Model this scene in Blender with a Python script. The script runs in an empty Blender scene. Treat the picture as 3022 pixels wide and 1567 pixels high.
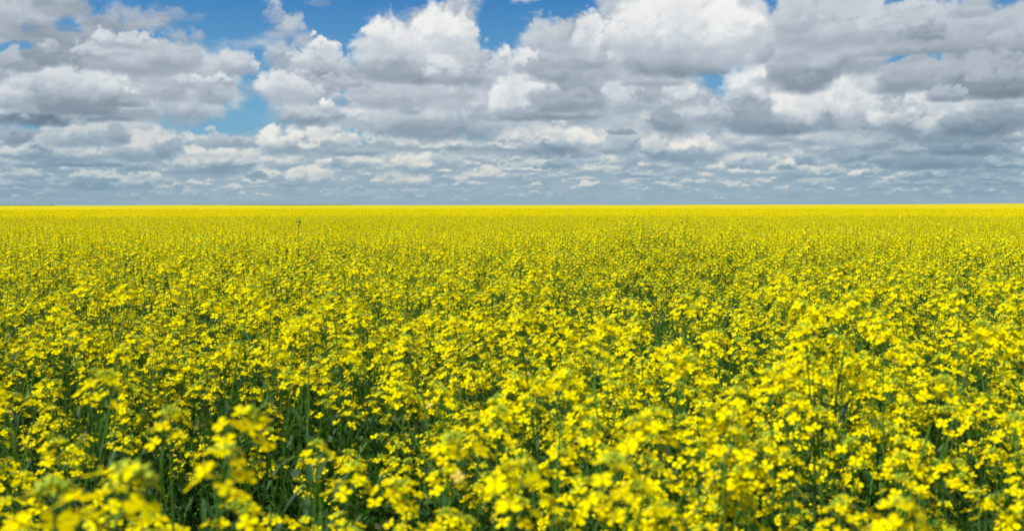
import bpy, math, random
import numpy as np
from mathutils import Vector, Matrix

# ------------------------------------------------------------------ camera
R = math.radians
scene = bpy.context.scene
CAM_Z = 1.32
PITCH = 3.42
F_PX = 1005.0                      # focal length in pixels of the 1024 px wide frame
cam_d = bpy.data.cameras.new('camera')
cam = bpy.data.objects.new('camera', cam_d)
scene.collection.objects.link(cam)
cam_d.sensor_width = 36.0
cam_d.lens = 36.0 * F_PX / 1024.0
cam_d.clip_start = 0.05
cam_d.clip_end = 20000
cam.location = (0, 0, CAM_Z)
cam.rotation_euler = (R(90 - PITCH), R(0.05), 0)
cam_d.dof.use_dof = True
cam_d.dof.focus_distance = 11.0
cam_d.dof.aperture_fstop = 4.5
scene.camera = cam
scene.view_settings.view_transform = 'Standard'
scene.view_settings.look = 'None'
scene.view_settings.gamma = 1
scene.view_settings.exposure = 0.22
scene.cycles.use_denoising = True
scene.cycles.max_bounces = 6
scene.cycles.transparent_max_bounces = 8

def ray(px, py):
    """direction of a pixel of the 1024x530 frame (world axes, camera looks along +Y)"""
    x = px - 512; z = 265 - py
    p = R(PITCH)
    return Vector((x, F_PX * math.cos(p) + z * math.sin(p), z * math.cos(p) - F_PX * math.sin(p)))

# ------------------------------------------------------------------ sun
SUN_EL, SUN_AZ = 57, -112            # azimuth clockwise from the view direction
sun_d = bpy.data.lights.new('sun', 'SUN')
sun_d.energy = 5.0
sun_d.angle = R(0.5)
sun_d.color = (1.0, 0.97, 0.91)
sun = bpy.data.objects.new('sun', sun_d)
scene.collection.objects.link(sun)
sdir = Vector((math.sin(R(SUN_AZ)) * math.cos(R(SUN_EL)), math.cos(R(SUN_AZ)) * math.cos(R(SUN_EL)), math.sin(R(SUN_EL))))
sun.rotation_euler = sdir.to_track_quat('Z', 'Y').to_euler()


# ------------------------------------------------------------------ world light
class NB:
    """writes node graphs as expressions"""
    def __init__(s, tree): s.t = tree
    def n(s, kind, **kw):
        nd = s.t.nodes.new(kind)
        for k, v in kw.items(): setattr(nd, k, v)
        return nd
    def put(s, sock, v):
        if isinstance(v, bpy.types.NodeSocket): s.t.links.new(v, sock)
        else: sock.default_value = v
    def m(s, op, a, b=None, c=None, clamp=False):
        nd = s.n('ShaderNodeMath', operation=op, use_clamp=clamp)
        s.put(nd.inputs[0], a)
        if b is not None: s.put(nd.inputs[1], b)
        if c is not None: s.put(nd.inputs[2], c)
        return nd.outputs[0]
    def vm(s, op, a, b=None):
        nd = s.n('ShaderNodeVectorMath', operation=op)
        s.put(nd.inputs[0], a)
        if b is not None: s.put(nd.inputs[1], b)
        return nd.outputs[0]
    def rng(s, v, a, b, lo=0.0, hi=1.0, kind='SMOOTHSTEP'):
        nd = s.n('ShaderNodeMapRange', interpolation_type=kind)
        for i, q in enumerate((v, a, b, lo, hi)): s.put(nd.inputs[i], q)
        return nd.outputs[0]
    def noise(s, vec, scale, detail=4.0, rough=0.55, out=0):
        nd = s.n('ShaderNodeTexNoise')
        if vec is not None: s.put(nd.inputs['Vector'], vec)
        s.put(nd.inputs['Scale'], scale); s.put(nd.inputs['Detail'], detail); s.put(nd.inputs['Roughness'], rough)
        return nd.outputs[out]
    def mixc(s, f, a, b, blend='MIX'):
        nd = s.n('ShaderNodeMix', data_type='RGBA', blend_type=blend)
        s.put(nd.inputs[0], f); s.put(nd.inputs[6], a); s.put(nd.inputs[7], b)
        return nd.outputs[2]

def lin(c, k=1.0):
    return tuple(k * ((v / 255 / 12.92) if v <= 10 else ((v / 255 + 0.055) / 1.055) ** 2.4) for v in c) + (1,)

world = bpy.data.worlds.new("World")
scene.world = world
world.use_nodes = True
nt = world.node_tree
nt.nodes.clear()
W = NB(nt)
SKYS = 0.06
sky_tex = W.n('ShaderNodeTexSky', sky_type='NISHITA')
sky_tex.sun_disc = False
sky_tex.sun_elevation = R(SUN_EL); sky_tex.sun_rotation = R(SUN_AZ)
sky_tex.altitude = 500; sky_tex.dust_density = 0.6; sky_tex.ozone_density = 2.0
tcw = W.n('ShaderNodeTexCoord').outputs['Generated']
sepw = W.n('ShaderNodeSeparateXYZ'); nt.links.new(tcw, sepw.inputs[0])
cn = W.noise(W.vm('MULTIPLY', tcw, (1, 1, 1.6)), 3.2, 7, 0.58)
wcol = W.mixc(W.rng(cn, 0.52, 0.66), sky_tex.outputs[0], W.mixc(W.rng(cn, 0.5, 0.75), lin((232, 232, 232), 1 / SKYS), lin((180, 184, 192), 1 / SKYS)))
bg = W.n('ShaderNodeBackground')
nt.links.new(wcol, bg.inputs[0]); bg.inputs[1].default_value = SKYS
nt.links.new(bg.outputs[0], W.n('ShaderNodeOutputWorld').inputs[0])
world.cycles.sampling_method = 'MANUAL'
world.cycles.sample_map_resolution = 512

# ------------------------------------------------------------------ clouds
K = 50.56                           # 1 unit of (U, V) is about 1.13 degrees
def ss(x, a, b):
    t = np.clip((x - a) / (b - a), 0, 1); return t * t * (3 - 2 * t)

def perlin_tile(n, cells, rng):
    """periodic gradient noise, n x n samples, cells x cells lattice"""
    ang = rng.random((cells, cells)) * 2 * np.pi
    gx, gy = np.cos(ang), np.sin(ang)
    c = np.arange(n) * cells / n
    i = c.astype(int); f_ = c - i
    j = (i + 1) % cells; i %= cells
    fx, fy = np.meshgrid(f_, f_)
    def dot(iy, ix, oy, ox):
        return gx[np.ix_(iy, ix)] * (fx - ox) + gy[np.ix_(iy, ix)] * (fy - oy)
    sx = fx ** 3 * (fx * (fx * 6 - 15) + 10); sy = fy ** 3 * (fy * (fy * 6 - 15) + 10)
    a = dot(i, i, 0, 0) * (1 - sx) + dot(i, j, 0, 1) * sx
    b = dot(j, i, 1, 0) * (1 - sx) + dot(j, j, 1, 1) * sx
    return (a * (1 - sy) + b * sy) * 1.5

TN = 1024
_rng = np.random.default_rng(5)
_oct = [perlin_tile(TN, c, _rng) for c in (8, 16, 32, 64, 128, 256)]
FBM = sum(o * 0.55 ** k for k, o in enumerate(_oct)) / 1.5
BIL = sum(np.abs(o) * 0.52 ** k for k, o in enumerate(_oct)) / 1.2          # creased, puffy
BIL = BIL - BIL.mean()
BILS = sum(np.sqrt(o * o + 0.004) * 0.40 ** k for k, o in enumerate(_oct[:4])) / 1.2
FBM2 = np.roll(FBM.T, 331, 0); BIL2 = np.roll(BIL.T, 217, 1)

def look(tile, x, y):
    """periodic bilinear lookup; x, y in lattice cells of the coarsest octave"""
    x = (x * (TN / 8)) % TN; y = (y * (TN / 8)) % TN
    i = x.astype(np.int32); j = y.astype(np.int32); fx = x - i; fy = y - j
    i %= TN; j %= TN; i1 = (i + 1) % TN; j1 = (j + 1) % TN
    return (tile[j, i] * (1 - fx) + tile[j, i1] * fx) * (1 - fy) + (tile[j1, i] * (1 - fx) + tile[j1, i1] * fx) * fy

def pano(x, y):
    d = ray(x / 5152 * 1024, y / 5152 * 1024)
    h = math.hypot(d.x, d.y)
    return math.atan2(d.x, d.y) * K, d.z / h * K

DU = 0.042
U_AX = np.arange(-30.0, 30.0, DU); V_AX = np.arange(-0.15, 13.2, DU)
UU, VV = np.meshgrid(U_AX, V_AX)

# ---- deck: broken grey sheet with blue gaps
GAPS = [(1150, 95, 260, 230), (1260, 330, 90, 170), (1130, 590, 290, 130), (1280, 500, 90, 140), (760, 20, 330, 60), (370, 120, 60, 60), (1650, 100, 280, 200), (1900, 20, 180, 100), (2050, -20, 170, 60), (40, 240, 85, 50),
        (190, 115, 50, 30), (870, 170, 200, 40), (2470, 90, 120, 190), (2620, 130, 150, 110), (2735, 200, 60, 40), (150, 650, 85, 26), (1700, 500, 70, 40), (2400, 640, 100, 60), (1820, 690, 60, 30), (2340, 600, 120, 30),
        (3900, 30, 50, 100), (3600, 370, 130, 60), (4480, 285, 90, 24), (4650, 295, 50, 18), (4700, 0, 340, 34), (5080, 0, 110, 50), (2700, 30, 260, 60)]
def deck(U, V):
    sc = 0.9 + 0.32 * np.clip(V, 0, 12)             # noise grows with height above the horizon
    n1 = look(FBM, U / 5.673, V / 2.6 + 3.1); n2 = look(FBM2, U / 2.336, V / 0.75 + 1.7)
    b1 = look(BIL, U / 4.964 + .3, V / 2.8); b2 = look(BIL2, U / 2.206, V / 0.8)
    m = ss(V, 1.5, 5.0)
    n = n1 * m + n2 * (1 - m); b = b1 * m + b2 * (1 - m)
    return n, b
DN, DB = deck(UU, VV)
wu = look(FBM2, UU / 3.0, VV / 2.0) * 0.9 * (0.3 + 0.7 * ss(VV, 1, 6)); wv = look(FBM, UU / 3.0 + 4.2, VV / 2.0) * 0.8 * (0.25 + 0.75 * ss(VV, 1, 6))
gap = np.full(UU.shape, -9.0)
for (gx, gy, gw, gh) in GAPS:
    u0, v0 = pano(gx, gy)
    gap = np.maximum(gap, 1.2 - ((UU + wu - u0) * 100 / gw) ** 2 - ((VV + wv - v0) * 100 / gh) ** 2)
COVER = 1 - ss(gap - DN * 1.3, -0.55, 0.75)
COVER *= 1 - 0.6 * ss(DN, 0.15, 0.6) * ss(VV, 1, 4) * 0
TONE = 192 + (12 + 20 * ss(VV, 1, 5)) * np.clip(DN * 1.3 + DB * 1.2, -1, 1) - 16 * (1 - ss(VV, 0, 5))
PREM = TONE * COVER

rngc = np.random.default_rng(11)
LGT = np.array((-0.30, 0.85, 0.42)); LGT = LGT / np.linalg.norm(LGT)
def heap(x, y, w, h, bright, dark, soft=0.45, amt=1.0):
    cumulus(x, y, w, h, bright, dark, soft, amt)
    if w > 75 and h > 50:                                             # smaller billows on its face
        for k in range(int(min(9, 3 + w * h / 7000))):
            a_ = rngc.uniform(-0.95, 0.95); q_ = rngc.uniform(0.30, 0.52)
            cumulus(x + a_ * w * 0.8, y - h * rngc.uniform(0.10, 0.62) * (1 - 0.5 * a_ * a_), w * q_ * rngc.uniform(.6, 1.0), h * q_, bright + rngc.uniform(-9, 4), 0.45 * dark + 0.55 * bright - 4, 0.8, 0.75 * amt)
def cumulus(x, y, w, h, bright, dark, soft=0.45, amt=1.0, big=None):
    """one cumulus: flat base at (x, y), half width w, height h in directions; lumps lit from the upper left"""
    global COVER, PREM
    u0, v0 = pano(x, y); w = w / 100.0; h = h / 100.0
    i0, i1 = np.searchsorted(U_AX, (u0 - 1.55 * w, u0 + 1.55 * w)); j0, j1 = np.searchsorted(V_AX, (v0 - 0.75 * h, v0 + 1.5 * h))
    if i1 - i0 < 3 or j1 - j0 < 3: return
    U = UU[j0:j1, i0:i1]; V = VV[j0:j1, i0:i1]
    ox, oy = rngc.random(2) * 8
    flat = 1.0 + 0.5 * (1 - ss(np.array(v0), 1.0, 4.5))              # far clouds look flatter
    s = 0.34 * (w * h) ** 0.5 + 0.12 * h + 0.10                      # size of the largest lumps
    nx, ny = U / s * 0.5 + ox, V / s * 0.5 * flat + oy
    q1 = look(FBM, nx, ny); q2 = look(FBM2, nx * 0.8, ny * 0.8)
    Y0 = (V - v0) / h; up = 0.22 + 0.78 * ss(Y0, -0.05, 0.5)
    Xw = (U + q1 * s * 0.85 - u0) / w; Yw = Y0 + q2 * s * 0.70 / h * up
    bil = look(BIL, nx * 0.9 + q2 * 0.12, ny * 0.9 + q1 * 0.12); fine = look(FBM, nx * 3.1, ny * 3.1)
    Yn = np.minimum(Yw, 0) * 3.0; Yp = np.maximum(Yw, 0)
    f = 1 - np.abs(Xw) ** 2.2 - Yp ** 1.9 - Yn ** 2
    f = f + (bil * 1.05 + fine * 0.32) * (0.3 + 0.7 * up) - 0.04
    a = ss(f, 0.0, 1.15 * soft + 0.6 * ss(Yw, 0.35, 0.0)) * amt
    # surface of the lumps
    z = np.sqrt(np.clip(f + 0.05, 0.02, 2)) * 0.42 * min(w, h * 1.3) + look(BILS, nx * 0.9 + q2 * 0.12, ny * 0.9 + q1 * 0.12) * s * 0.30
    for _ in range(2 if h > 0.8 else 1):
        z[1:-1, 1:-1] = (z[1:-1, 1:-1] * 2 + z[:-2, 1:-1] + z[2:, 1:-1] + z[1:-1, :-2] + z[1:-1, 2:]) / 6
    gy, gx = np.gradient(z, DU)
    nrm = np.sqrt(gx * gx + gy * gy + 1)
    lam = (-gx * LGT[0] - gy * LGT[1] + LGT[2]) / nrm
    t = 0.84 * ss(Yw + 0.30 * q1 * up, -0.12, 0.60) + 0.24 * (lam - 0.40) + 0.50 * bil + 0.30 * look(FBM2, U / 2.6 + oy, V / 1.7) + 0.04
    t = t + 0.22 * ss(f, 0.45, 0.0) * ss(Yw, 0.15, 0.6)               # thin edges glow
    t = ss(t, -0.05, 0.95)
    tone = dark + (bright - dark) * t + fine * 5
    PREM[j0:j1, i0:i1] = PREM[j0:j1, i0:i1] * (1 - a) + tone * a
    COVER[j0:j1, i0:i1] = COVER[j0:j1, i0:i1] * (1 - a) + a
CLOUDS = [
 # far rank, small and pale
 (150,888,110,62,222,165),(440,908,110,60,222,165),(560,900,70,50,222,160),(690,932,115,66,215,160),(778,920,28,62,222,185),(830,990,60,26,196,165),(965,987,72,44,205,168),
 (480,948,120,34,160,150),(1300,902,130,72,226,165),(1560,912,150,95,228,168),(1280,925,90,26,222,172),(1450,932,110,30,175,155),(1290,888,70,24,168,152),(2020,928,175,85,230,165),
 (2350,932,130,34,218,168),(2450,896,130,66,228,168),(1810,990,80,30,192,165),(2080,962,70,26,205,170),(2300,965,90,18,196,168),(300,985,120,16,178,160),(150,935,140,22,182,160),
 (1180,985,60,16,182,165),(640,1000,90,20,182,165),(90,965,100,16,176,160),(1500,975,120,14,180,165),(2150,1000,110,14,180,168),(1950,975,80,16,188,168),
 (2950,945,62,44,226,170),(2850,920,40,20,205,170),(3680,942,58,36,222,170),(3500,925,90,34,214,168),(3200,935,50,16,198,168),(4080,935,110,44,204,162),(4430,950,60,36,190,160),
 (4650,893,170,26,202,158),(4600,930,230,22,196,158),(5000,932,80,24,192,158),(4980,905,90,20,198,158),(4820,945,50,34,190,160),(5080,925,70,30,196,158),(2900,1000,80,18,188,168),
 (3350,995,60,14,184,168),(4150,985,60,14,180,160),(4400,880,80,18,196,158),(3000,980,120,12,182,168),(3850,975,110,12,184,165),(4900,975,140,14,172,155),(2650,950,110,18,196,168),
 # second rank
 (150,832,110,42,214,160),(300,795,250,112,232,158),(690,785,140,140,226,165),(820,780,70,60,185,150),(450,830,240,26,176,148),(700,850,90,46,186,158),
 (1110,852,235,150,232,150),(1400,832,120,74,222,165),(1780,832,112,72,222,162),(1700,832,40,42,176,160),(2080,857,155,108,234,160),(2250,830,90,80,200,168),
 (2750,838,150,80,222,160),(2660,862,140,26,226,172),(2790,838,90,40,176,152),(3300,842,115,66,234,162),(3160,832,70,90,205,165),(3480,832,100,50,214,168),(3220,886,130,32,205,150),(3720,880,165,44,228,168),
 (3620,850,40,54,230,180),(3760,832,110,80,220,165),(3990,880,120,92,232,160),(3950,850,50,26,165,155),(4050,822,60,34,176,155),(4300,842,70,28,205,160),(4650,842,130,30,200,155),(5050,842,150,24,200,152),
 (4440,830,60,50,204,160),(4150,885,90,26,206,160),
 (90,702,110,66,192,158),(400,710,215,118,226,165),(600,700,60,90,190,160),
 (850,760,90,80,186,158),(1150,730,190,56,196,160),(1430,755,150,150,240,160),(1640,730,150,130,234,168),(1560,748,70,46,228,168),(1780,770,200,50,186,155),(2050,745,66,80,224,172),(1900,730,70,60,212,172),
 (2285,745,72,70,230,155),(2420,745,70,50,200,165),(2560,700,130,84,232,170),(2560,752,110,50,226,160),(2180,680,120,60,205,170),
 (2810,752,260,172,242,142),(2836,640,34,26,186,170,0.8,0.8),(3130,760,120,90,200,158),(3130,672,90,30,165,150),
 (3420,790,300,150,222,148),(3480,772,150,128,240,165),(3780,740,190,110,212,160),(3950,700,130,70,222,165),(4160,720,160,90,214,160),(4260,705,70,34,170,152),
 (4300,790,260,130,205,155),(4420,740,130,70,205,158),(4650,835,340,110,186,145),(4860,760,260,90,182,142),(5080,700,90,70,208,160),(5120,690,30,22,232,190),(4560,770,110,50,196,158),
 # third rank
 (560,592,200,70,204,148),(200,606,250,110,224,128),(480,560,300,80,176,146),(1560,606,190,120,214,152),(1640,532,44,44,246,215),(1830,585,120,78,240,188),(1900,570,40,40,244,200),
 (2180,650,460,250,214,158),(2060,560,70,60,205,170),(2120,552,40,34,236,195),(2500,590,180,80,176,150),(2480,560,140,220,244,195),(2300,480,220,110,226,180),
 (2640,590,210,330,245,196),(2680,590,240,70,185,150),(2860,590,180,50,186,152),
 (3400,650,190,190,222,158),(3350,640,130,100,176,152),(3420,520,130,130,228,180),(3100,510,120,130,222,190),(3200,540,170,120,215,175),
 (2850,540,200,120,182,155),(3260,500,100,90,186,168),
 (3950,645,420,130,168,132),(3780,560,190,265,246,168),(3560,600,140,90,214,168),(4180,600,260,240,246,165),(4080,590,90,150,232,205),(4330,600,110,180,235,185),
 (4420,640,120,60,190,155),(4700,660,340,220,243,155),(4930,650,260,130,192,140),(4480,560,90,50,196,172,0.8,0.8),(5050,560,140,100,216,170),
 # big left bank
 (720,570,130,160,240,175),(970,590,170,190,214,170),(620,520,160,60,196,150),(300,520,340,215,239,158),(840,480,150,150,208,172),
 (960,425,110,70,230,180),(1110,420,80,56,230,172),(1060,500,110,100,196,168),(740,340,330,150,216,172),(640,230,190,70,236,185),(450,280,90,80,222,180),(890,310,170,120,205,172),(1200,350,130,105,222,172),
 (100,330,140,90,206,172),(250,310,150,84,176,158),(245,250,52,66,228,190),
 # upper left greys
 (150,195,240,110,176,158,1.0,0.6),(300,60,150,100,182,166,0.9,0.85),(60,75,66,100,214,190,0.7,1.0),(640,155,180,140,200,172,1.0,0.62),(890,90,180,66,196,176,1.2,0.5),(930,215,110,90,192,172,1.0,0.7),(560,120,120,56,186,168,1.0,0.6),
 (1390,90,66,110,204,184,0.8,0.9),(1470,160,84,100,206,182,0.8,0.9),(1540,240,80,90,196,180,0.9,0.85),(1400,310,90,110,204,180,0.8,0.8),(1270,470,60,60,196,175,1.0,0.7),(1600,20,90,40,180,165,1.0,0.6),
 (1480,485,190,170,232,186),(1540,330,110,100,226,184),(1640,262,90,90,246,205),(1700,385,180,150,212,150),(1820,430,240,90,196,168),(1960,520,330,130,206,172),
 # big centre cloud
 (2110,392,350,150,180,146),(1960,340,230,270,234,168),(1960,250,180,170,243,205),(2210,290,180,300,246,192),(2380,395,190,220,226,160),(2240,390,130,130,228,176),(2290,210,120,200,246,205),
 # centre right
 (2740,235,150,190,216,186,0.6,1.0),(2640,330,140,110,238,205),(2790,400,190,110,182,160),(2960,330,130,100,192,164),(2780,330,120,80,200,172),
 (2990,250,130,200,240,198),(3110,300,70,60,232,200),(3300,420,230,70,205,172),
 (3420,355,330,150,168,138),(3700,300,240,110,176,148),(3480,255,430,400,250,200),(3200,235,170,230,243,195),(3750,215,130,170,244,200),
 # upper right greys
 (4020,430,200,170,176,148),(4180,350,300,170,200,158),(4150,200,330,230,212,180),(4000,150,110,120,206,180),(4050,395,90,40,200,172,1.2,0.5),
 (4600,180,300,190,222,178),(4760,190,280,70,186,158),(5000,250,250,230,212,168),(4880,80,120,44,186,166,0.8,0.7),(4650,260,330,60,192,166),
 (4980,440,280,180,200,150),(5030,480,220,90,168,146),(4560,440,220,130,198,160),(4700,370,110,70,208,172,1.2,0.6),(4760,500,120,60,200,160),
]
# small far clouds without a name of their own, row behind row
for k in range(430):
    vy = 1014 - 200 * rngc.random() ** 1.3
    hh = 6 + (1035 - vy) * 0.20 * (0.5 + rngc.random())
    cumulus(rngc.random() * 5600 - 220, vy, hh * (1.1 + 1.6 * rngc.random()), hh, 196 + 44 * rngc.random(), 168, 0.6, 0.45 + 0.55 * rngc.random())
for k in range(170):
    vy = 960 - 250 * rngc.random()
    hh = (16 + (1035 - vy) * 0.16) * (0.6 + 0.8 * rngc.random())
    cumulus(rngc.random() * 5600 - 220, vy, hh * (1.2 + 1.5 * rngc.random()), hh, 212 + 26 * rngc.random(), 162, 0.5, 0.55 + 0.4 * rngc.random())
for c in CLOUDS:
    heap(*c)
PREM *= 1 - 0.07 * ss(np.abs(UU), 11, 26)
TONE = PREM / np.maximum(COVER, 1e-3)

# ---- the sky itself: a band of sky round the horizon, 9 km away
TAU_U = 2 * math.pi * K
side = np.arange(30.0, TAU_U - 30.0, 0.6)[1:]
u_all = np.concatenate([U_AX, side]); nf = len(U_AX)
v_hi = 13.2 + np.cumsum(np.linspace(0.2, 1.1, 24))
v_all = np.concatenate([V_AX, v_hi]); nv = len(V_AX)
Cf = np.zeros((len(v_all), len(u_all))); Tf = np.zeros_like(Cf)
GU, GV = np.meshgrid(u_all, v_all)
dn, db = deck(GU, GV)
Cf[:] = 1 - ss(-1.0 - dn * 1.3, -0.55, 0.75)
Cf *= ss(dn + db, -0.5, 0.0) * 0.7 + 0.3
Tf[:] = 200 + 34 * np.clip(dn * 1.3 + db * 1.2, -1, 1)
wgt = ss(30.0 - np.abs(U_AX), 0, 3.0)[None, :] * ss(13.2 - V_AX, 0, 1.0)[:, None]
Cf[:nv, :nf] = Cf[:nv, :nf] * (1 - wgt) + COVER * wgt
Tf[:nv, :nf] = Tf[:nv, :nf] * (1 - wgt) + TONE * wgt
RAD = 9000.0
co = np.stack([RAD * np.sin(GU / K), RAD * np.cos(GU / K), CAM_Z + RAD * GV / K], -1).reshape(-1, 3)
nr, ncl = GU.shape
a = (np.arange(nr - 1)[:, None] * ncl + np.arange(ncl)[None, :]); b = np.roll(a, -1, 1)
quads = np.stack([a, b, b + ncl, a + ncl], -1).reshape(-1, 4)
me = bpy.data.meshes.new('sky')
me.vertices.add(len(co)); me.vertices.foreach_set('co', co.astype(np.float32).ravel())
me.loops.add(quads.size); me.loops.foreach_set('vertex_index', quads.astype(np.int32).ravel())
me.polygons.add(len(quads)); me.polygons.foreach_set('loop_start', np.arange(0, quads.size, 4, dtype=np.int32))
me.update(calc_edges=True)
for nm, arr in (('cloud_cover', Cf), ('cloud_tone', Tf / 255.0)):
    at = me.attributes.new(nm, 'FLOAT', 'POINT'); at.data.foreach_set('value', arr.astype(np.float32).ravel())
sky_ob = bpy.data.objects.new('sky', me); scene.collection.objects.link(sky_ob)
sky_ob['kind'] = 'structure'
sky_ob['label'] = 'blue sky filled with rows of white and grey cumulus clouds'
sm = bpy.data.materials.new('sky'); sm.use_nodes = True; sm.node_tree.nodes.clear()
S = NB(sm.node_tree)
ac = S.n('ShaderNodeAttribute', attribute_name='cloud_cover').outputs['Fac']
at_ = S.n('ShaderNodeAttribute', attribute_name='cloud_tone').outputs['Fac']
pos = S.n('ShaderNodeNewGeometry').outputs['Position']
sp = S.n('ShaderNodeSeparateXYZ'); sm.node_tree.links.new(pos, sp.inputs[0])
el = S.m('DIVIDE', S.m('SUBTRACT', sp.outputs[2], CAM_Z), RAD / K)          # the V of above
tone = S.m('POWER', at_, 2.2)
def ramp(sv, pts):
    nd = S.n('ShaderNodeValToRGB'); e = nd.color_ramp.elements
    while len(e) > 1: e.remove(e[-1])
    e[0].position = pts[0][0]; e[0].color = lin(pts[0][1])
    for p_, c_ in pts[1:]:
        q = e.new(p_); q.color = lin(c_)
    S.put(nd.inputs[0], sv); return nd.outputs[0]
hi = ramp(at_, [(0.50, (112, 128, 142)), (0.62, (146, 159, 171)), (0.75, (182, 192, 203)), (0.86, (211, 218, 224)), (0.95, (240, 241, 240)), (1.0, (250, 250, 248))])
lo = ramp(at_, [(0.50, (106, 136, 156)), (0.62, (136, 163, 182)), (0.75, (173, 192, 203)), (0.86, (220, 221, 213)), (0.95, (243, 239, 226)), (1.0, (252, 248, 234))])
cloudc = S.mixc(S.rng(el, 0.5, 6.0), lo, hi)
bluec = ramp(S.rng(el, 0.0, 12.0, kind='LINEAR'), [(0.0, (148, 184, 202)), (0.35, (120, 174, 206)), (0.60, (98, 158, 203)), (0.85, (68, 133, 194)), (1.0, (54, 116, 186))])
skyc = S.mixc(ac, bluec, cloudc)
hzn = S.noise(S.vm('MULTIPLY', pos, (0.0006, 0.0006, 0.02)), 1.0, 4)
haze_f = S.m('MULTIPLY', S.m('EXPONENT', S.m('MULTIPLY', S.m('MAXIMUM', el, 0.0), -1.4)), 0.90)
skyc = S.mixc(haze_f, skyc, S.mixc(hzn, lin((143, 171, 187)), lin((156, 183, 196))))
em = S.n('ShaderNodeEmission'); S.put(em.inputs[0], skyc); em.inputs[1].default_value = 2 ** -0.27
tr = S.n('ShaderNodeBsdfTransparent')
mx = S.n('ShaderNodeMixShader'); S.put(mx.inputs[0], S.rng(el, 17.0, 27.0)); S.put(mx.inputs[1], em.outputs[0]); S.put(mx.inputs[2], tr.outputs[0])
sm.node_tree.links.new(mx.outputs[0], S.n('ShaderNodeOutputMaterial').inputs[0])
sm.cycles.emission_sampling = 'NONE'
me.materials.append(sm)
del UU, VV, GU, GV, Cf, Tf

# ------------------------------------------------------------------ materials
def new_mat(name):
    m = bpy.data.materials.new(name); m.use_nodes = True; m.node_tree.nodes.clear()
    return m, NB(m.node_tree)
def out_to(S, sh): S.t.links.new(sh, S.n('ShaderNodeOutputMaterial').inputs[0])
def plant_mat(name, ramp_cols, rough=0.5, transl=0.3, tcol=None, spec=0.25):
    """colour picked per island (each petal, each leaf) from a few base colours; light also shines through"""
    m, S = new_mat(name)
    r = S.n('ShaderNodeNewGeometry').outputs['Random Per Island']
    o = S.n('ShaderNodeObjectInfo').outputs['Random']
    r = S.m('FRACT', S.m('ADD', r, o))
    nd = S.n('ShaderNodeValToRGB'); e = nd.color_ramp.elements
    while len(e) > 1: e.remove(e[-1])
    for i, c in enumerate(ramp_cols):
        q = e[0] if i == 0 else e.new(i / max(1, len(ramp_cols) - 1))
        q.position = i / max(1, len(ramp_cols) - 1); q.color = tuple(c) + (1,)
    S.put(nd.inputs[0], r)
    colr = nd.outputs[0]
    p = S.n('ShaderNodeBsdfPrincipled')
    S.put(p.inputs['Base Color'], colr); S.put(p.inputs['Roughness'], rough); S.put(p.inputs['Specular IOR Level'], spec)
    if transl > 0:
        t = S.n('ShaderNodeBsdfTranslucent')
        S.put(t.inputs[0], S.mixc(1.0, colr, (tcol or (1, 1, 1)) + (1,), 'MULTIPLY'))
        mx = S.n('ShaderNodeMixShader'); S.put(mx.inputs[0], transl)
        S.put(mx.inputs[1], p.outputs[0]); S.put(mx.inputs[2], t.outputs[0])
        out_to(S, mx.outputs[0])
    else:
        out_to(S, p.outputs[0])
    return m
M_PETAL = plant_mat('yellow petal', [(0.91, 0.80, 0.0), (0.95, 0.88, 0.0), (0.84, 0.67, 0.0), (0.93, 0.83, 0.0)], 0.8, 0.34, (1.0, 0.96, 0.2), 0.0)
M_STEM = plant_mat('green stem', [(0.055, 0.155, 0.015), (0.10, 0.23, 0.025), (0.04, 0.115, 0.018)], 0.45, 0.0)
M_LEAF = plant_mat('blue green leaf', [(0.026, 0.080, 0.018), (0.044, 0.115, 0.020), (0.024, 0.066, 0.024), (0.070, 0.15, 0.018)], 0.6, 0.3, (1.3, 1.4, 0.4))
M_BUD = plant_mat('green yellow bud', [(0.30, 0.42, 0.02), (0.42, 0.50, 0.02), (0.22, 0.36, 0.025)], 0.5, 0.0)
M_HEART = plant_mat('flower heart', [(0.55, 0.50, 0.01), (0.62, 0.42, 0.01)], 0.6, 0.0)
M_DRY = plant_mat('faded petal', [(0.70, 0.48, 0.03), (0.74, 0.56, 0.12)], 0.7, 0.2)
MATS = [M_PETAL, M_STEM, M_LEAF, M_BUD, M_HEART, M_DRY]
PETAL, STEM, LEAF, BUD, HEART, DRY = range(6)

# ------------------------------------------------------------------ mesh helpers
class MB:
    def __init__(s): s.v = []; s.f = []; s.m = []
    def add(s, vs, fs, mat):
        o = len(s.v); s.v += [tuple(q) for q in vs]
        s.f += [tuple(i + o for i in q) for q in fs]; s.m += [mat] * len(fs)
    def merge(s, b):
        o = len(s.v); s.v += b.v; s.f += [tuple(i + o for i in q) for q in b.f]; s.m += b.m
    def mesh(s, name):
        me = bpy.data.meshes.new(name)
        me.from_pydata(s.v, [], s.f)
        used = sorted(set(s.m)); idx = {k: i for i, k in enumerate(used)}
        for k in used: me.materials.append(MATS[k])
        me.polygons.foreach_set('material_index', [idx[k] for k in s.m])
        me.polygons.foreach_set('use_smooth', [True] * len(s.f))
        me.update()
        return me

def frame(n):
    n = n.normalized()
    a = n.orthogonal().normalized()
    return a, n.cross(a)

def tube(mb, pts, r0, r1, mat, sides=5):
    vs = []; n = len(pts)
    for i, p in enumerate(pts):
        d = (pts[min(i + 1, n - 1)] - pts[max(i - 1, 0)])
        a, b = frame(d); r = r0 + (r1 - r0) * i / (n - 1)
        for k in range(sides):
            t = 2 * math.pi * k / sides
            vs.append(p + a * (math.cos(t) * r) + b * (math.sin(t) * r))
    fs = [(i * sides + k, i * sides + (k + 1) % sides, (i + 1) * sides + (k + 1) % sides, (i + 1) * sides + k) for i in range(n - 1) for k in range(sides)]
    mb.add(vs, fs, mat)

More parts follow.
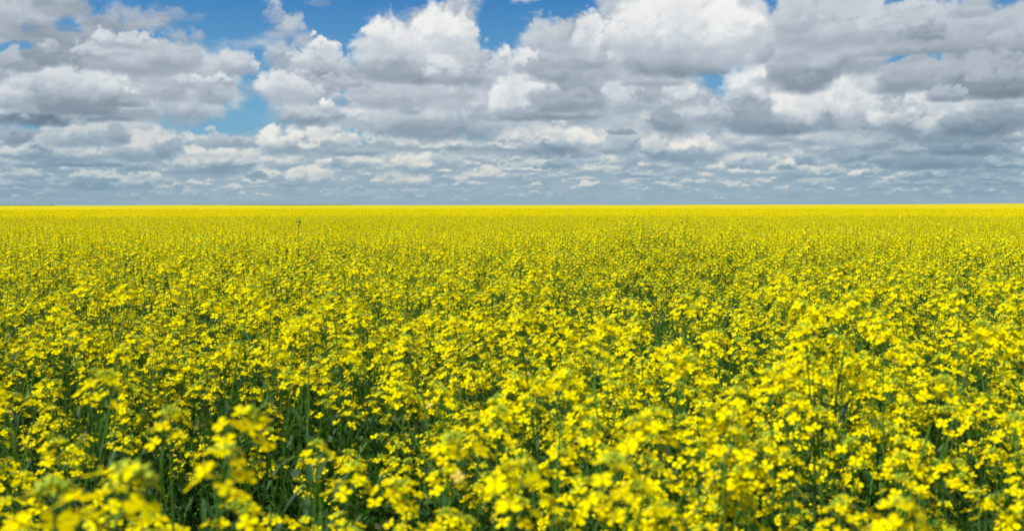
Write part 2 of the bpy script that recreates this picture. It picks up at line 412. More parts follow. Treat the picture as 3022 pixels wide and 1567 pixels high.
def blossom(mb, c, n, rng, size=1.0, lod=0, mat=PETAL):
    """four petals in a cross, cupped a little, round a small green-yellow heart"""
    a, b = frame(n); n = n.normalized()
    rot = rng.uniform(0, math.pi)
    L = 0.0122 * size; Wd = 0.0098 * size; cup = rng.uniform(-0.15, 0.35)
    for k in range(4):
        t = rot + k * math.pi / 2 + rng.uniform(-0.12, 0.12)
        d = a * math.cos(t) + b * math.sin(t); s = n.cross(d)
        l = L * rng.uniform(0.9, 1.1); w = Wd * rng.uniform(0.88, 1.1); tw = rng.uniform(-0.2, 0.2)
        def P(u, v):
            z = cup * u * u * 0.6 - 0.25 * (v * v) * u + tw * v * u
            return c + d * (l * u) + s * (w * v) + n * (l * z)
        if lod == 0:
            vs = [P(0.05, -.08), P(0.05, .08), P(.45, -.36), P(.45, 0), P(.45, .36), P(.80, -.50), P(.82, 0), P(.80, .50), P(1.0, -.30), P(1.06, 0), P(1.0, .30)]
            fs = [(0, 1, 3, 2), (1, 4, 3), (2, 3, 6, 5), (3, 4, 7, 6), (5, 6, 9, 8), (6, 7, 10, 9)]
        else:
            vs = [P(0.05, 0), P(.6, -.48), P(1.02, -.25), P(1.02, .25), P(.6, .48)]
            fs = [(0, 4, 3, 2, 1)]
        mb.add(vs, fs, mat)
    if lod == 0:
        h = c + n * 0.004 * size; r = 0.0020 * size
        vs = [c + n * 0.0005] + [h + a * (r * math.cos(q)) + b * (r * math.sin(q)) for q in (0, 1.57, 3.14, 4.71)]
        mb.add(vs + [h + n * 0.001], [(0, 1, 2), (0, 2, 3), (0, 3, 4), (0, 4, 1), (5, 2, 1), (5, 3, 2), (5, 4, 3), (5, 1, 4)], HEART)

def bud(mb, c, n, l, r, mat=BUD):
    a, b = frame(n); n = n.normalized(); m = c + n * (l * 0.45)
    ring = [m + a * (r * math.cos(q)) + b * (r * math.sin(q)) for q in (0, 1.257, 2.513, 3.77, 5.027)]
    vs = [c] + ring + [c + n * l]
    mb.add(vs, [(0, 1 + (k + 1) % 5, 1 + k) for k in range(5)] + [(6, 1 + k, 1 + (k + 1) % 5) for k in range(5)], mat)

def leaf(mb, base, d, up, L, Wd, rng, lobed=False, droop=0.5):
    """one leaf: a midrib that bends over, blade folded a little along it, lobed or wavy edge"""
    s = d.cross(up).normalized(); n = 6 if lobed else 5
    L0 = [0.0, 0.18, 0.38, 0.6, 0.82, 1.0][:n] if n == 6 else [0, .25, .5, .8, 1.0]
    prof = [0.10, 0.30, 0.62, 1.0, 0.72, 0.05] if lobed else [0.35, 0.9, 1.0, 0.55, 0.03]
    vs = []
    for t, w in zip(L0, prof):
        c = base + d * (L * t * (1 - 0.25 * droop * t)) + up * (L * (0.25 * t - droop * t * t))
        ww = Wd * 0.5 * w * rng.uniform(0.8, 1.2); fold = up * (ww * 0.35); wv = up * (rng.uniform(-.2, .2) * ww)
        vs += [c - s * ww + fold + wv, c, c + s * ww + fold - wv]
    fs = []
    for i in range(n - 1):
        fs += [(3 * i, 3 * i + 1, 3 * i + 4, 3 * i + 3), (3 * i + 1, 3 * i + 2, 3 * i + 5, 3 * i + 4)]
    mb.add(vs, fs, LEAF)

UP = Vector((0, 0, 1))
def raceme(tip, axis, rng, lod, n_open, length, buds=16, pods=3):
    """a flower head: bud dome on top, ring upon ring of open flowers on thin stalks below it, young pods lowest.
    returns (rachis mesh, [blossoms], bud mesh)"""
    axis = axis.normalized(); a, b = frame(axis)
    rach = MB(); blooms = []; bm = MB()
    sides = 4 if lod == 0 else 3
    tube(rach, [tip - axis * length, tip - axis * length * 0.5, tip], 0.0016, 0.0010, STEM, sides)
    ga = rng.uniform(0, 6.28)
    for i in range(n_open):
        t = i / max(1, n_open - 1)
        ang = ga + i * 2.4 + rng.uniform(-.3, .3)
        out = a * math.cos(ang) + b * math.sin(ang)
        start = tip - axis * (0.004 + length * 0.80 * t ** 1.1)
        pl = 0.017 + 0.020 * min(1, t * 1.6) * rng.uniform(0.7, 1.15)
        el_ = 0.8 - 0.75 * min(1.0, t * 2.0)
        d = (out + axis * (0.25 + el_)).normalized()
        end = start + d * pl
        tube(rach, [start, end], 0.0006, 0.0006, STEM, 3)
        face = (d * 0.55 + out * 0.15 + UP * rng.uniform(0.5, 1.3) + Vector((rng.uniform(-.35, .35), rng.uniform(-.35, .35), 0))).normalized()
        q = MB()
        sz = rng.uniform(0.88, 1.12) * (0.85 + 0.25 * min(1, t * 2))
        old = t > 0.85 and rng.random() < 0.08
        blossom(q, end, face, rng, sz * (0.6 if old else 1), lod, DRY if old else PETAL)
        blooms.append(q)
    nb = buds if lod == 0 else max(3, buds // 3)
    for i in range(nb):
        t = (i + .5) / nb; ang = i * 2.4; rr = math.sqrt(t)
        out = a * math.cos(ang) + b * math.sin(ang)
        bud(bm, tip + out * (0.010 * rr) + axis * (0.010 * (1 - rr)), axis + out * rr * 1.1, 0.0105 * rng.uniform(.8, 1.2) * (1.5 if lod else 1), 0.0027 * (1.7 if lod else 1))
    for i in range(pods):
        ang = ga + i * 2.1 + 1; out = a * math.cos(ang) + b * math.sin(ang)
        start = tip - axis * (length * rng.uniform(0.9, 1.5)); mid = start + (out + axis * 0.4) * 0.012
        tube(rach, [start, mid, mid + (out * 0.6 + axis) * rng.uniform(.015, .03)], 0.0008, 0.0009, STEM, 3)
    return rach, blooms, bm

def make_plant(seed, lod=0, height=0.9, heads=5, fl=12, spread=1.0, nleaf=7, lean=0.05):
    """[(part name, mesh builder, [(sub-part name, mesh builder)...])...]; base at the origin"""
    rng = random.Random(seed)
    parts = []
    st = MB()
    la = rng.uniform(0, 6.28); ldir = Vector((math.cos(la), math.sin(la), 0)) * lean
    bend = Vector((rng.uniform(-.05, .05), rng.uniform(-.05, .05), 0))
    def axis_pt(t): return Vector((0, 0, height * t)) + ldir * (t * t) * height * 2 + bend * math.sin(t * 3.1)
    hl = rng.uniform(0.030, 0.062)
    top = axis_pt(1.0)
    tube(st, [axis_pt(t) for t in ((0, .35, .7, .93) if lod else (0, .15, .35, .55, .75, .93))], 0.0042, 0.0018, STEM, 5 if lod == 0 else 3)
    hd = [(top, (axis_pt(1.0) - axis_pt(.9)), fl)]
    az = rng.uniform(0, 6.28)
    for i in range(heads - 1):
        t0 = rng.uniform(0.35, 0.80); az += 2.4 + rng.uniform(-.4, .4)
        o = Vector((math.cos(az), math.sin(az), 0))
        s = axis_pt(t0); zt = height * rng.uniform(0.60, 0.98)
        rise = max(0.10, zt - s.z); reach = spread * rng.uniform(0.06, 0.17)
        m = s + o * reach * .65 + UP * rise * .42; e = s + o * reach + UP * rise
        ax = (e - m).normalized()
        tube(st, [s, s + o * reach * .3 + UP * rise * .16, m, e - ax * hl * .7] if lod == 0 else [s, m, e - ax * hl * .7], 0.0024, 0.0013, STEM, 4 if lod == 0 else 3)
        hd.append((e, ax, max(4, int(fl * rng.uniform(0.5, 1.0)))))
        if lod == 0 or i % 2 == 0:
            q = MB(); leaf(q, s, (o + UP * 0.7).normalized(), UP, rng.uniform(.05, .09), rng.uniform(.010, .02), rng, False, .35)
            parts.append(('leaf', q, []))
    parts.insert(0, ('stem', st, []))
    for i in range(nleaf):
        t = (i + .3) / nleaf; az2 = az + i * 2.4
        o = Vector((math.cos(az2), math.sin(az2), 0)); big = 1 - t * 0.6
        q = MB(); base = axis_pt(0.04 + t * 0.55)
        pe = base + (o + UP * .5) * (0.035 * big)
        tube(q, [base, pe], 0.0012, 0.001, STEM, 3)
        leaf(q, pe, (o + UP * 0.35).normalized(), UP, rng.uniform(.10, .19) * big, rng.uniform(.035, .075) * big, rng, True, rng.uniform(.3, .8))
        parts.append(('leaf', q, []))
    for (e, ax, nfl) in hd:
        r_, bl, bd = raceme(e, ax, rng, lod, nfl, hl * (0.6 + 0.4 * nfl / fl), pods=3 if lod == 0 else 1)
        parts.append(('flower_head', r_, [('blossom', q) for q in bl] + [('bud_cluster', bd)]))
    return parts

def merged(parts):
    mb = MB()
    for n_, b_, sub in parts:
        mb.merge(b_)
        for _, q in sub: mb.merge(q)
    return mb

# ------------------------------------------------------------------ plant kinds
# (height, heads, flowers per head, spread, leaves, lean)
KINDS = [(0.86, 6, 10, 1.0, 8, .04), (0.76, 5, 10, 1.1, 9, .08), (0.94, 7, 11, 0.9, 8, .05), (0.66, 5, 9, 1.2, 9, .10), (0.80, 6, 9, 1.1, 8, .12), (0.58, 4, 9, 1.0, 10, .06),
         (0.92, 5, 13, 0.8, 7, .03), (0.72, 6, 8, 1.2, 9, .09)]
N_KIND = len(KINDS)
def kind_parts(i, lod): h, hd, fl, sp, nl, ln = KINDS[i]; return make_plant(100 + i, lod, h, hd, fl if lod == 0 else int(fl * .9), sp, nl, ln)

detail = []                                   # per kind: parts with their own meshes (blossoms split) and a coarser split
for i in range(N_KIND):
    ps = kind_parts(i, 0)
    full = []; mid = []
    for nm, mb, sub in ps:
        me_ = mb.mesh(nm)
        full.append((nm, me_, [(sn, sb.mesh(sn)) for sn, sb in sub]))
        if sub:
            w = MB(); w.merge(mb)
            for _, q in sub: w.merge(q)
            mid.append((nm, w.mesh(nm), []))
        else:
            mid.append((nm, me_, []))
    detail.append((full, mid, merged(ps)))

def link(o): scene.collection.objects.link(o); return o
def build_plant(i, full):
    root = link(bpy.data.objects.new('canola_plant', None)); root.empty_display_size = 0.1
    for nm, me_, sub in detail[i][0 if full else 1]:
        o = link(bpy.data.objects.new(nm, me_)); o.parent = root
        for sn, sme in sub:
            q = link(bpy.data.objects.new(sn, sme)); q.parent = o
    return root
def copy_tree(o, parent=None):
    c = link(o.copy()); c.parent = parent
    for ch in kids.get(o.name, ()): copy_tree(ch, c)
    return c

# ------------------------------------------------------------------ where the plants stand
prng = np.random.default_rng(77)
def grow_noise(x, y, s, seed):
    return look(FBM if seed else FBM2, x / s + seed * 1.37, y / s + seed * 2.11)
def ground_z(x, y):
    r = np.hypot(x, y)
    return 0.06 * look(FBM, x / 14.0, y / 14.0) * ss(r, 2, 20) + 0.6 * look(FBM2, x / 900.0 + .2, y / 900.0) * ss(r, 60, 500)
def scatter(r0, r1, dens, half_deg):
    """jittered grid of points in a sector in front of the camera"""
    st = 1 / math.sqrt(dens); n = int(2 * r1 / st) + 2
    gx, gy = np.meshgrid(np.arange(-n // 2, n // 2 + 1) * st, np.arange(-2, n // 2 + 1) * st)
    x = (gx + (prng.random(gx.shape) - .5) * st * 1.25).ravel(); y = (gy + (prng.random(gy.shape) - .5) * st * 1.25).ravel()
    r = np.hypot(x, y); az = np.degrees(np.arctan2(x, y))
    k = (r > r0) & (r < r1) & (np.abs(az) < half_deg)
    return x[k], y[k]
DENS = 42
x, y = scatter(0.55, 15.0, DENS, 42)
thin = grow_noise(x, y, 1.9, 3) + 0.6 * grow_noise(x, y, 0.8, 1)
keep = thin > -0.50 + 0.30 * prng.random(len(x)) + 0.22 * (prng.random(len(x)) ** 3) * (1 - ss(np.hypot(x, y), 2.5, 5.0)) - 0.25 * ss(np.hypot(x, y), 3.0, 8.0)
# three thin spots where the green shows
dip = np.zeros(len(x))
for (dx_, dy_, dr_) in ((-1.15, 5.9, .50), (2.1, 5.0, .55), (-1.95, 4.1, .45), (1.0, 7.6, .45), (3.6, 7.4, .5), (-0.9, 3.1, .25), (1.45, 2.6, .28)):
    dip = np.maximum(dip, 1 - ss(np.hypot((x - dx_) / 1.5, y - dy_) / dr_, 0.4, 1.1))
keep &= prng.random(len(x)) > 0.6 * dip
x, y, thin, dip = x[keep], y[keep], thin[keep], dip[keep]
rr = np.hypot(x, y)
hs = 0.98 + 0.16 * np.clip(grow_noise(x, y, 2.3, 2) * 1.6, -1, 1) + 0.10 * (prng.random(len(x)) - 0.5) + 0.05 * np.clip(thin, -1, 1)
low_ = prng.random(len(x)) < 0.28
hs *= 1 - 0.22 * dip
hs[low_] *= 0.62 + 0.2 * prng.random(int(low_.sum()))
tall = (prng.random(len(x)) < 0.05) & ~low_
hs[tall] *= 1.10
rot = prng.random(len(x)) * 6.283
kind = prng.integers(0, N_KIND, len(x))

# landmark plants: (px of the 1024 px frame, py of its top, distance, kind, label)
MARKS = [
 (186, 466, 1.28, 6, 'blurred canola plant with a green bud tip ringed by big blossoms, nearest lower left'),
 (204, 420, 1.75, 0, 'canola plant with a green bud tuft just behind the nearest lower left plant'),
 (80, 372, 2.05, 2, 'tall canola plant rising over a dark green gap near the left edge'),
 (72, 425, 1.55, 4, 'leaning canola plant with crowded heads below the dark gap at the left edge'),
 (96, 290, 3.5, 2, 'canola plant standing above its neighbours in the middle distance on the left'),
 (290, 300, 3.3, 6, 'stout canola plant with stacked yellow heads left of the dark grassy gap'),
 (345, 295, 3.4, 0, 'canola plant with a loose yellow crown just right of the dark grassy gap'),
 (438, 275, 4.0, 2, 'tall canola spire standing clear of the flowers in the centre of the field'),
 (365, 262, 4.6, 6, 'slim canola spire rising above the flat yellow carpet left of centre'),
 (470, 405, 1.8, 2, 'canola plant with broad yellow clusters in the centre foreground'),
 (410, 470, 1.35, 1, 'canola plant with a fuzzy green bud top, lowest in the centre foreground'),
 (535, 420, 1.65, 7, 'canola plant whose lime green bud top stands out in the centre foreground'),
 (655, 480, 1.22, 0, 'closest canola plant with the largest blurred petals, bottom right of centre'),
 (708, 300, 3.0, 6, 'tall canola plant with a thick yellow column of blossoms right of centre'),
 (756, 292, 3.3, 2, 'canola plant with a wide yellow crown next to the thick yellow column'),
 (745, 400, 1.85, 6, 'canola plant with a long cascade of yellow blossoms in the right foreground'),
 (892, 378, 2.1, 2, 'tall canola plant with a lime bud top left of the green gap on the right'),
 (985, 295, 3.1, 6, 'slender canola plant standing alone at the right edge above a dark gap'),
 (995, 440, 1.5, 4, 'near canola plant with wide pale yellow petals at the right edge'),
 (812, 228, 8.5, 6, 'far tall canola spike breaking the flat yellow carpet right of centre'),
 (20, 500, 1.2, 5, 'out of focus canola plant in the very corner at the bottom left'),
]
mk = []
for (mx_, my_, md, kk, lab) in MARKS:
    d = ray(mx_, my_); d = d / math.hypot(d.x, d.y)
    px_, py_, pz_ = d.x * md, d.y * md, CAM_Z + d.z * md
    near = np.hypot(x - px_, y - py_) < 0.09
    x, y, rr, hs, rot, kind, tall = (q[~near] for q in (x, y, rr, hs, rot, kind, tall))
    mk.append((px_, py_, pz_ / (KINDS[kk][0] * (1 + 2 * KINDS[kk][5] * 0)), kk, lab, md))

# which ones the picture shows largest: nearest plants inside the frame
gz = ground_z(x, y)
top_z = gz + hs * np.array([k[0] for k in KINDS])[kind]
p_ = R(PITCH)
dep = y * math.cos(p_) - (top_z - CAM_Z) * math.sin(p_)
sx_ = F_PX * x / np.maximum(dep, .1)
sy_ = F_PX * ((top_z - CAM_Z) * math.cos(p_) + y * math.sin(p_)) / np.maximum(dep, .1)
vis = (np.abs(sx_) < 545) & (sy_ > -330) & (dep > 0.5)
order = np.argsort(rr + (~vis) * 1000)
N_IND = 300 - len(mk) - 1
ind = order[:N_IND]
rest = np.setdiff1d(np.arange(len(x)), ind)
# nothing stands right under the lens
rest = rest[(rr[rest] > 0.95)]

# ------------------------------------------------------------------ the individual plants
def zone(px, py):
    col = 'far left' if px < 150 else 'left' if px < 370 else 'centre' if px < 650 else 'right' if px < 875 else 'far right'
    return col
rootproto = {}
kids = {}
GROUP = 'canola plants standing in the foreground of the field'
def place(kk, px, py, pz, s, rz, full, label):
    key = (kk, full)
    if key not in rootproto:
        r_ = build_plant(kk, full); rootproto[key] = r_
        chs = [o for o in new_since[0]()]
        for o in chs:
            if o.parent: kids.setdefault(o.parent.name, []).append(o)
        c = r_
    else:
        c = copy_tree(rootproto[key])
    c.location = (px, py, pz); c.rotation_euler = (0, 0, rz); c.scale = (s, s, s)
    c['label'] = label; c['category'] = 'plant'; c['group'] = GROUP
    return c
_seen = set()
def _new():
    out = [o for o in bpy.data.objects if o.name not in _seen]
    for o in out: _seen.add(o.name)
    return out
new_since = [_new]
_new()
for (px_, py_, s_, kk, lab, md) in mk:
    place(kk, px_, py_, 0.0, s_, 1.3 * kk + md, True, lab)
    _new()
for n_, j in enumerate(ind):
    full = n_ < 60
    px, py = sx_[j] + 512, 265 - sy_[j]
    band = 'nearest' if rr[j] < 1.9 else 'near' if rr[j] < 2.8 else 'further back'
    lab = {'nearest': 'out of focus canola plant with large yellow heads along the bottom edge, %s',
           'near': 'blurred canola plant with yellow heads just behind the bottom row, %s',
           'further back': 'smaller canola plant behind the blurred foreground plants, %s'}[band] % zone(px, py)
    place(int(kind[j]), float(x[j]), float(y[j]), float(gz[j]), float(hs[j]), float(rot[j]), full, lab)
    _new()

# a tall bolting weed stands above the flowers in the distance
wd = MB(); rngw = random.Random(4)
dW = ray(299, 222); dW = dW / math.hypot(dW.x, dW.y) * 9.5
topz = CAM_Z + dW.z
tube(wd, [Vector((0, 0, 0)), Vector((.01, 0, topz * .4)), Vector((-.01, 0, topz * .8)), Vector((0, 0, topz))], .0028, .0016, STEM, 5)
weed = link(bpy.data.objects.new('tall_weed', None)); weed.location = (dW.x, dW.y, 0)
weed['label'] = 'tall dark green weed rising above the yellow carpet left of centre, far from the camera'; weed['category'] = 'weed'
o = link(bpy.data.objects.new('stem', wd.mesh('stem'))); o.parent = weed
for i in range(7):
    q = MB(); t = 0.95 + 0.05 * i / 6; a_ = i * 2.4
    o_ = Vector((math.cos(a_), math.sin(a_), 0))
    leaf(q, Vector((0, 0, topz * t - .005)), (o_ + UP * 1.1).normalized(), UP, 0.045, 0.018, rngw, True, .4)
    q.m = [STEM] * len(q.m)
    o = link(bpy.data.objects.new('leaf', q.mesh('leaf'))); o.parent = weed
q = MB()
for i in range(26):
    a_ = i * 2.4; o_ = Vector((math.cos(a_), math.sin(a_), 0))
    bud(q, Vector((0, 0, topz)) + o_ * .012 * math.sqrt(i / 26) + UP * (.02 * rngw.random()), UP + o_, .014, .004, BUD)
o = link(bpy.data.objects.new('bud_cluster', q.mesh('bud_cluster'))); o.parent = weed

# ------------------------------------------------------------------ the rest of the crop: one object
src = bpy.data.collections.new('canola sources')      # not linked to the scene
def add_src(name, mb):
    o = bpy.data.objects.new(name, mb.mesh(name)); src.objects.link(o)
for i in range(N_KIND): add_src('a%02d' % i, detail[i][2])
for i in range(N_KIND): add_src('b%02d' % i, merged(kind_parts(i, 1)))
def undergrowth(seed):
    """short leafy shoots and thin bare stalks between the flowering plants"""
    rng = random.Random(seed); mb = MB()
    for k in range(7):
        a_ = k * 2.4; o_ = Vector((math.cos(a_), math.sin(a_), 0)); z_ = rng.uniform(.03, .22)
        leaf(mb, Vector((0, 0, z_)), (o_ + UP * rng.uniform(.4, 1.0)).normalized(), UP, rng.uniform(.10, .20), rng.uniform(.03, .07), rng, k % 2 == 0, rng.uniform(.3, .7))
    for k in range(6):
        a_ = rng.uniform(0, 6.28); o_ = Vector((math.cos(a_), math.sin(a_), 0)); b0 = o_ * rng.uniform(0, .05); h = rng.uniform(.35, .62)
        tube(mb, [b0, b0 + o_ * .03 + UP * h * .5, b0 + o_ * rng.uniform(.04, .12) + UP * h], .0022, .0012, STEM, 3)
        for j in range(3):
            t_ = rng.uniform(.4, 1.0); o2 = Vector((math.cos(a_ + j * 2), math.sin(a_ + j * 2), 0))
            leaf(mb, b0 + o_ * .08 * t_ + UP * h * t_, (o2 + UP).normalized(), UP, rng.uniform(.05, .10), .012, rng, False, .3)
    return mb
N_U = 4
N_P = 4
def patch(seed, size, nplants, nfl, fsize, h0, h1):
    """a square metre or so of crop for the middle distance: stems, leaves and flower heads of many plants"""
    rng = random.Random(seed); mb = MB()
    for i in range(nplants):
        bx, by = rng.uniform(-.5, .5) * size, rng.uniform(-.5, .5) * size
        h = rng.uniform(h0, h1) * (1.08 if rng.random() < .06 else 1); base = Vector((bx, by, h * 0.3)); tp = Vector((bx + rng.uniform(-.03, .03), by + rng.uniform(-.03, .03), h))
        tube(mb, [base, tp], .004, .002, STEM, 3)
        az = rng.uniform(0, 6)
        for k in range(3):
            az += 2.1; o_ = Vector((math.cos(az), math.sin(az), 0))
            leaf_b = base.lerp(tp, rng.uniform(.0, .6)); s_ = o_.cross(UP)
            L = rng.uniform(.06, .14); w = L * .22
            mb.add([leaf_b, leaf_b + o_ * L * .6 + s_ * w + UP * .02, leaf_b + o_ * L - UP * .01, leaf_b + o_ * L * .6 - s_ * w + UP * .02], [(0, 1, 2, 3)], LEAF)
        nh = max(1, nfl // 5)
        for hh_ in range(nh):
            a_ = rng.uniform(0, 6.28); rd = 0 if hh_ == 0 else rng.uniform(.04, .12)
            c0 = tp + Vector((math.cos(a_) * rd, math.sin(a_) * rd, 0 if hh_ == 0 else -rng.uniform(0.0, .16)))
            for k in range(5):
                c = c0 + Vector((rng.gauss(0, .016), rng.gauss(0, .016), -abs(rng.gauss(0, .028))))
                n = Vector((rng.gauss(0, .38), rng.gauss(0, .38), 1)).normalized()
                a, b = frame(n); r = .0112 * fsize * rng.uniform(.8, 1.15); ro = rng.uniform(0, 1.5)
                pts = []
                for m_ in range(8):
                    q_ = ro + m_ * math.pi / 4; rad = r if m_ % 2 == 0 else r * .45
                    pts.append(c + a * (rad * math.cos(q_)) + b * (rad * math.sin(q_)) + n * (.3 * rad))
                mb.add(pts, [tuple(range(8))] if fsize > 1.6 else [(0, 1, 7), (1, 2, 3), (3, 4, 5), (5, 6, 7), (1, 3, 5, 7)], PETAL)
            bud(mb, c0, UP, .014, .006, BUD)
    return mb
for i in range(N_P): add_src('c%02d' % i, patch(300 + i, 0.5, 13, 32, 1.2, .66, .84))
for i in range(N_U): add_src('e%02d' % i, undergrowth(500 + i))
for i in range(N_P): add_src('d%02d' % i, patch(400 + i, 1.6, 90, 22, 2.1, .68, .82))

pts = []; idx = []; rots = []; scs = []
def put_pts(px, py, pz, ix, ro, sc):
    pts.append(np.stack([px, py, pz], -1)); idx.append(ix); rots.append(ro); scs.append(sc)
far_ = rr[rest] > 6.0
put_pts(x[rest], y[rest], gz[rest], kind[rest] + N_KIND * far_, rot[rest], hs[rest])
xu, yu = scatter(0.8, 9.0, 34, 42)
put_pts(xu, yu, ground_z(xu, yu), 2 * N_KIND + 2 * N_P + prng.integers(0, N_U, len(xu)), prng.random(len(xu)) * 6.28, 0.8 + .5 * prng.random(len(xu)))
x2, y2 = scatter(14.6, 46, 4.6, 41)
put_pts(x2, y2, ground_z(x2, y2), 2 * N_KIND + prng.integers(0, N_P, len(x2)), prng.random(len(x2)) * 6.28, 0.98 + .12 * prng.random(len(x2)) + .09 * grow_noise(x2, y2, 6, 2))
x3, y3 = scatter(45, 150, 0.48, 40)
put_pts(x3, y3, ground_z(x3, y3), 2 * N_KIND + N_P + prng.integers(0, N_P, len(x3)), prng.random(len(x3)) * 6.28, 1.0 + .08 * prng.random(len(x3)) + .07 * grow_noise(x3, y3, 14, 2))
pts = np.concatenate(pts); idx = np.concatenate(idx); rots = np.concatenate(rots); scs = np.concatenate(scs)

# beyond 140 m the crop is a closed, bumpy canopy
ra = 138 * (6500 / 138) ** (np.linspace(0, 1, 260) ** 1.0)
aa = np.radians(np.linspace(-180, 180, 721))
GR, GA = np.meshgrid(ra, aa, indexing='ij')
cx, cy = GR * np.sin(GA), GR * np.cos(GA)
ht = 0.78 + 0.05 * look(FBM, cx / 9, cy / 9) + 0.05 * look(FBM2, cx / 60, cy / 60)
hill = 1.5 * ss(GR, 250, 1500) * (0.45 + 0.8 * look(FBM, np.degrees(GA) / 16 + 1.7, GR * 0 + 2.2) + 0.35 * ss(np.degrees(GA), -5, 20)) - 0.0 * GR
cz = ground_z(cx, cy) + ht + hill
cv = np.stack([cx, cy, cz], -1).reshape(-1, 3)
nA = len(aa)
q0 = (np.arange(len(ra) - 1)[:, None] * nA + np.arange(nA - 1)[None, :])
cq = np.stack([q0, q0 + nA, q0 + nA + 1, q0 + 1], -1).reshape(-1, 4)
nP = len(pts)
me = bpy.data.meshes.new('canola_field')
me.vertices.add(nP + len(cv))
me.vertices.foreach_set('co', np.concatenate([pts, cv]).astype(np.float32).ravel())
me.loops.add(cq.size); me.loops.foreach_set('vertex_index', (cq + nP).astype(np.int32).ravel())
me.polygons.add(len(cq)); me.polygons.foreach_set('loop_start', np.arange(0, cq.size, 4, dtype=np.int32))
me.update(calc_edges=True)
def vattr(nm, ty, a_, fill=0):
    at = me.attributes.new(nm, ty, 'POINT')
    at.data.foreach_set('value', np.concatenate([a_, np.full(len(cv), fill)]).astype(np.int32 if ty == 'INT' else np.float32))
vattr('pick', 'INT', idx); vattr('turn', 'FLOAT', rots); vattr('size', 'FLOAT', scs); vattr('plant', 'FLOAT', np.ones(nP))
field = link(bpy.data.objects.new('canola_field', me))
field['kind'] = 'stuff'; field['label'] = 'dense yellow carpet of flowering canola running back to the horizon'
field['category'] = 'crop'
m, S = new_mat('far canola canopy')
gp = S.n('ShaderNodeNewGeometry').outputs['Position']
n1 = S.noise(gp, 2.2, 5, 0.65); n2 = S.noise(S.vm('MULTIPLY', gp, (0.01, 0.03, 0)), 1.0, 4, 0.6)
c_ = S.mixc(S.rng(S.m('ADD', n1, S.m('MULTIPLY', n2, 0.35)), 0.52, 0.66), (0.16, 0.18, 0.015, 1), (0.56, 0.47, 0.004, 1))
c_ = S.mixc(S.rng(n2, .35, .7), c_, (0.47, 0.39, 0.004, 1))
p = S.n('ShaderNodeBsdfPrincipled'); S.put(p.inputs['Base Color'], c_); S.put(p.inputs['Roughness'], 0.9); S.put(p.inputs['Specular IOR Level'], 0.05)
out_to(S, p.outputs[0])
me.materials.append(m)

gn = bpy.data.node_groups.new('crop', 'GeometryNodeTree')
gn.interface.new_socket('Geometry', in_out='INPUT', socket_type='NodeSocketGeometry')
gn.interface.new_socket('Geometry', in_out='OUTPUT', socket_type='NodeSocketGeometry')
N_ = gn.nodes; Lk = gn.links.new
gin = N_.new('NodeGroupInput'); gout = N_.new('NodeGroupOutput')
def named(nm, ty):
    nd = N_.new('GeometryNodeInputNamedAttribute'); nd.data_type = ty; nd.inputs['Name'].default_value = nm; return nd.outputs[0]
iop = N_.new('GeometryNodeInstanceOnPoints')
ci = N_.new('GeometryNodeCollectionInfo'); ci.inputs['Collection'].default_value = src
ci.inputs['Separate Children'].default_value = True; ci.inputs['Reset Children'].default_value = True
m2p = N_.new('GeometryNodeMeshToPoints')
cmp_ = N_.new('FunctionNodeCompare'); cmp_.data_type = 'FLOAT'; cmp_.operation = 'GREATER_THAN'; cmp_.inputs[1].default_value = 0.5
Lk(named('plant', 'FLOAT'), cmp_.inputs[0])
Lk(gin.outputs[0], m2p.inputs['Mesh']); Lk(cmp_.outputs[0], m2p.inputs['Selection'])
Lk(m2p.outputs[0], iop.inputs['Points']); Lk(ci.outputs[0], iop.inputs['Instance'])
iop.inputs['Pick Instance'].default_value = True
Lk(named('pick', 'INT'), iop.inputs['Instance Index'])
cx_ = N_.new('ShaderNodeCombineXYZ'); Lk(named('turn', 'FLOAT'), cx_.inputs[2])
e2r = N_.new('FunctionNodeEulerToRotation'); Lk(cx_.outputs[0], e2r.inputs[0]); Lk(e2r.outputs[0], iop.inputs['Rotation'])
Lk(named('size', 'FLOAT'), iop.inputs['Scale'])
jn = N_.new('GeometryNodeJoinGeometry'); Lk(iop.outputs[0], jn.inputs[0]); Lk(gin.outputs[0], jn.inputs[0])
Lk(jn.outputs[0], gout.inputs[0])
md_ = field.modifiers.new('crop', 'NODES'); md_.node_group = gn

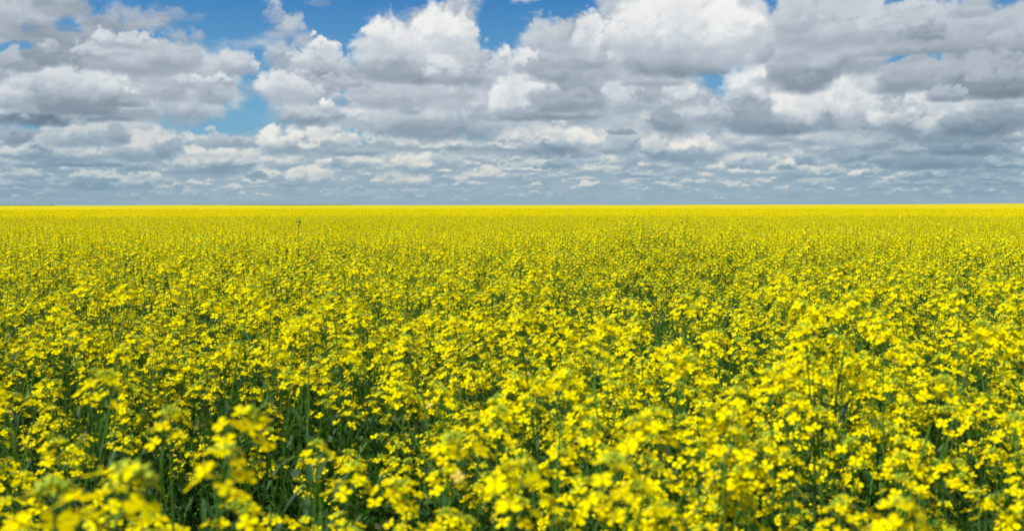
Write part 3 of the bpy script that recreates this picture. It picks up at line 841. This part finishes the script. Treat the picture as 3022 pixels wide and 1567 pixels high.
# ------------------------------------------------------------------ the ground
rg = np.concatenate([[0.0], 0.4 * (8800 / 0.4) ** np.linspace(0, 1, 150)])
ag = np.radians(np.linspace(0, 360, 181)[:-1])
GR, GA = np.meshgrid(rg, ag, indexing='ij')
gx_, gy_ = GR * np.sin(GA), GR * np.cos(GA)
gzz = ground_z(gx_, gy_) + 1.7 * ss(GR, 250, 1500) * -0.2
gv = np.stack([gx_, gy_, gzz], -1).reshape(-1, 3)
nA = len(ag)
q0 = (np.arange(len(rg) - 1)[:, None] * nA + np.arange(nA)[None, :]); q1 = (np.arange(len(rg) - 1)[:, None] * nA + (np.arange(nA)[None, :] + 1) % nA)
gq = np.stack([q0, q0 + nA, q1 + nA, q1], -1).reshape(-1, 4)
me = bpy.data.meshes.new('ground'); me.from_pydata(gv.tolist(), [], gq.tolist()); me.update()
ground = link(bpy.data.objects.new('ground', me)); ground['kind'] = 'structure'; ground['label'] = 'dry brown soil with pale straw litter under the crop'
m, S = new_mat('soil')
gp = S.n('ShaderNodeNewGeometry').outputs['Position']
a1 = S.noise(gp, 9.0, 6, .7); a2 = S.noise(S.vm('MULTIPLY', gp, (60, 14, 10)), 1.0, 3, .6)
c_ = S.mixc(a1, (0.035, 0.024, 0.016, 1), (0.13, 0.095, 0.065, 1))
c_ = S.mixc(S.rng(a2, .60, .68), c_, (0.42, 0.34, 0.24, 1))
p = S.n('ShaderNodeBsdfPrincipled'); S.put(p.inputs['Base Color'], c_); S.put(p.inputs['Roughness'], 0.95)
bmp = S.n('ShaderNodeBump'); S.put(bmp.inputs['Height'], a1); S.put(bmp.inputs['Distance'], 0.03); S.put(p.inputs['Normal'], bmp.outputs[0])
out_to(S, p.outputs[0]); me.materials.append(m)

# ------------------------------------------------------------------ low dark shelter belt on the horizon, left
tb = MB(); rngt = random.Random(8); TREE = 2
for i in range(420):
    az_ = R(rngt.uniform(-17.5, -9.2) if rngt.random() < .85 else rngt.uniform(-29, -24.5)); d_ = 3600 + rngt.uniform(-40, 40)
    c = Vector((math.sin(az_) * d_, math.cos(az_) * d_, 1.3)); rw = rngt.uniform(4, 9); rh = rngt.uniform(1.2, 2.6)
    vs = []
    for la_ in range(5):
        ph = math.pi * (la_ / 4 - .5)
        for lo_ in range(7):
            th = 2 * math.pi * lo_ / 7; k = rngt.uniform(.8, 1.15)
            vs.append(c + Vector((math.cos(th) * math.cos(ph) * rw * k, math.sin(th) * math.cos(ph) * rw * k, math.sin(ph) * rh * k)))
    tb.add(vs, [(a * 7 + b, a * 7 + (b + 1) % 7, (a + 1) * 7 + (b + 1) % 7, (a + 1) * 7 + b) for a in range(4) for b in range(7)], LEAF)
belt = link(bpy.data.objects.new('far_woodland', tb.mesh('far_woodland'))); belt['kind'] = 'stuff'; belt['label'] = 'thin dark green line of far trees on the horizon at left'
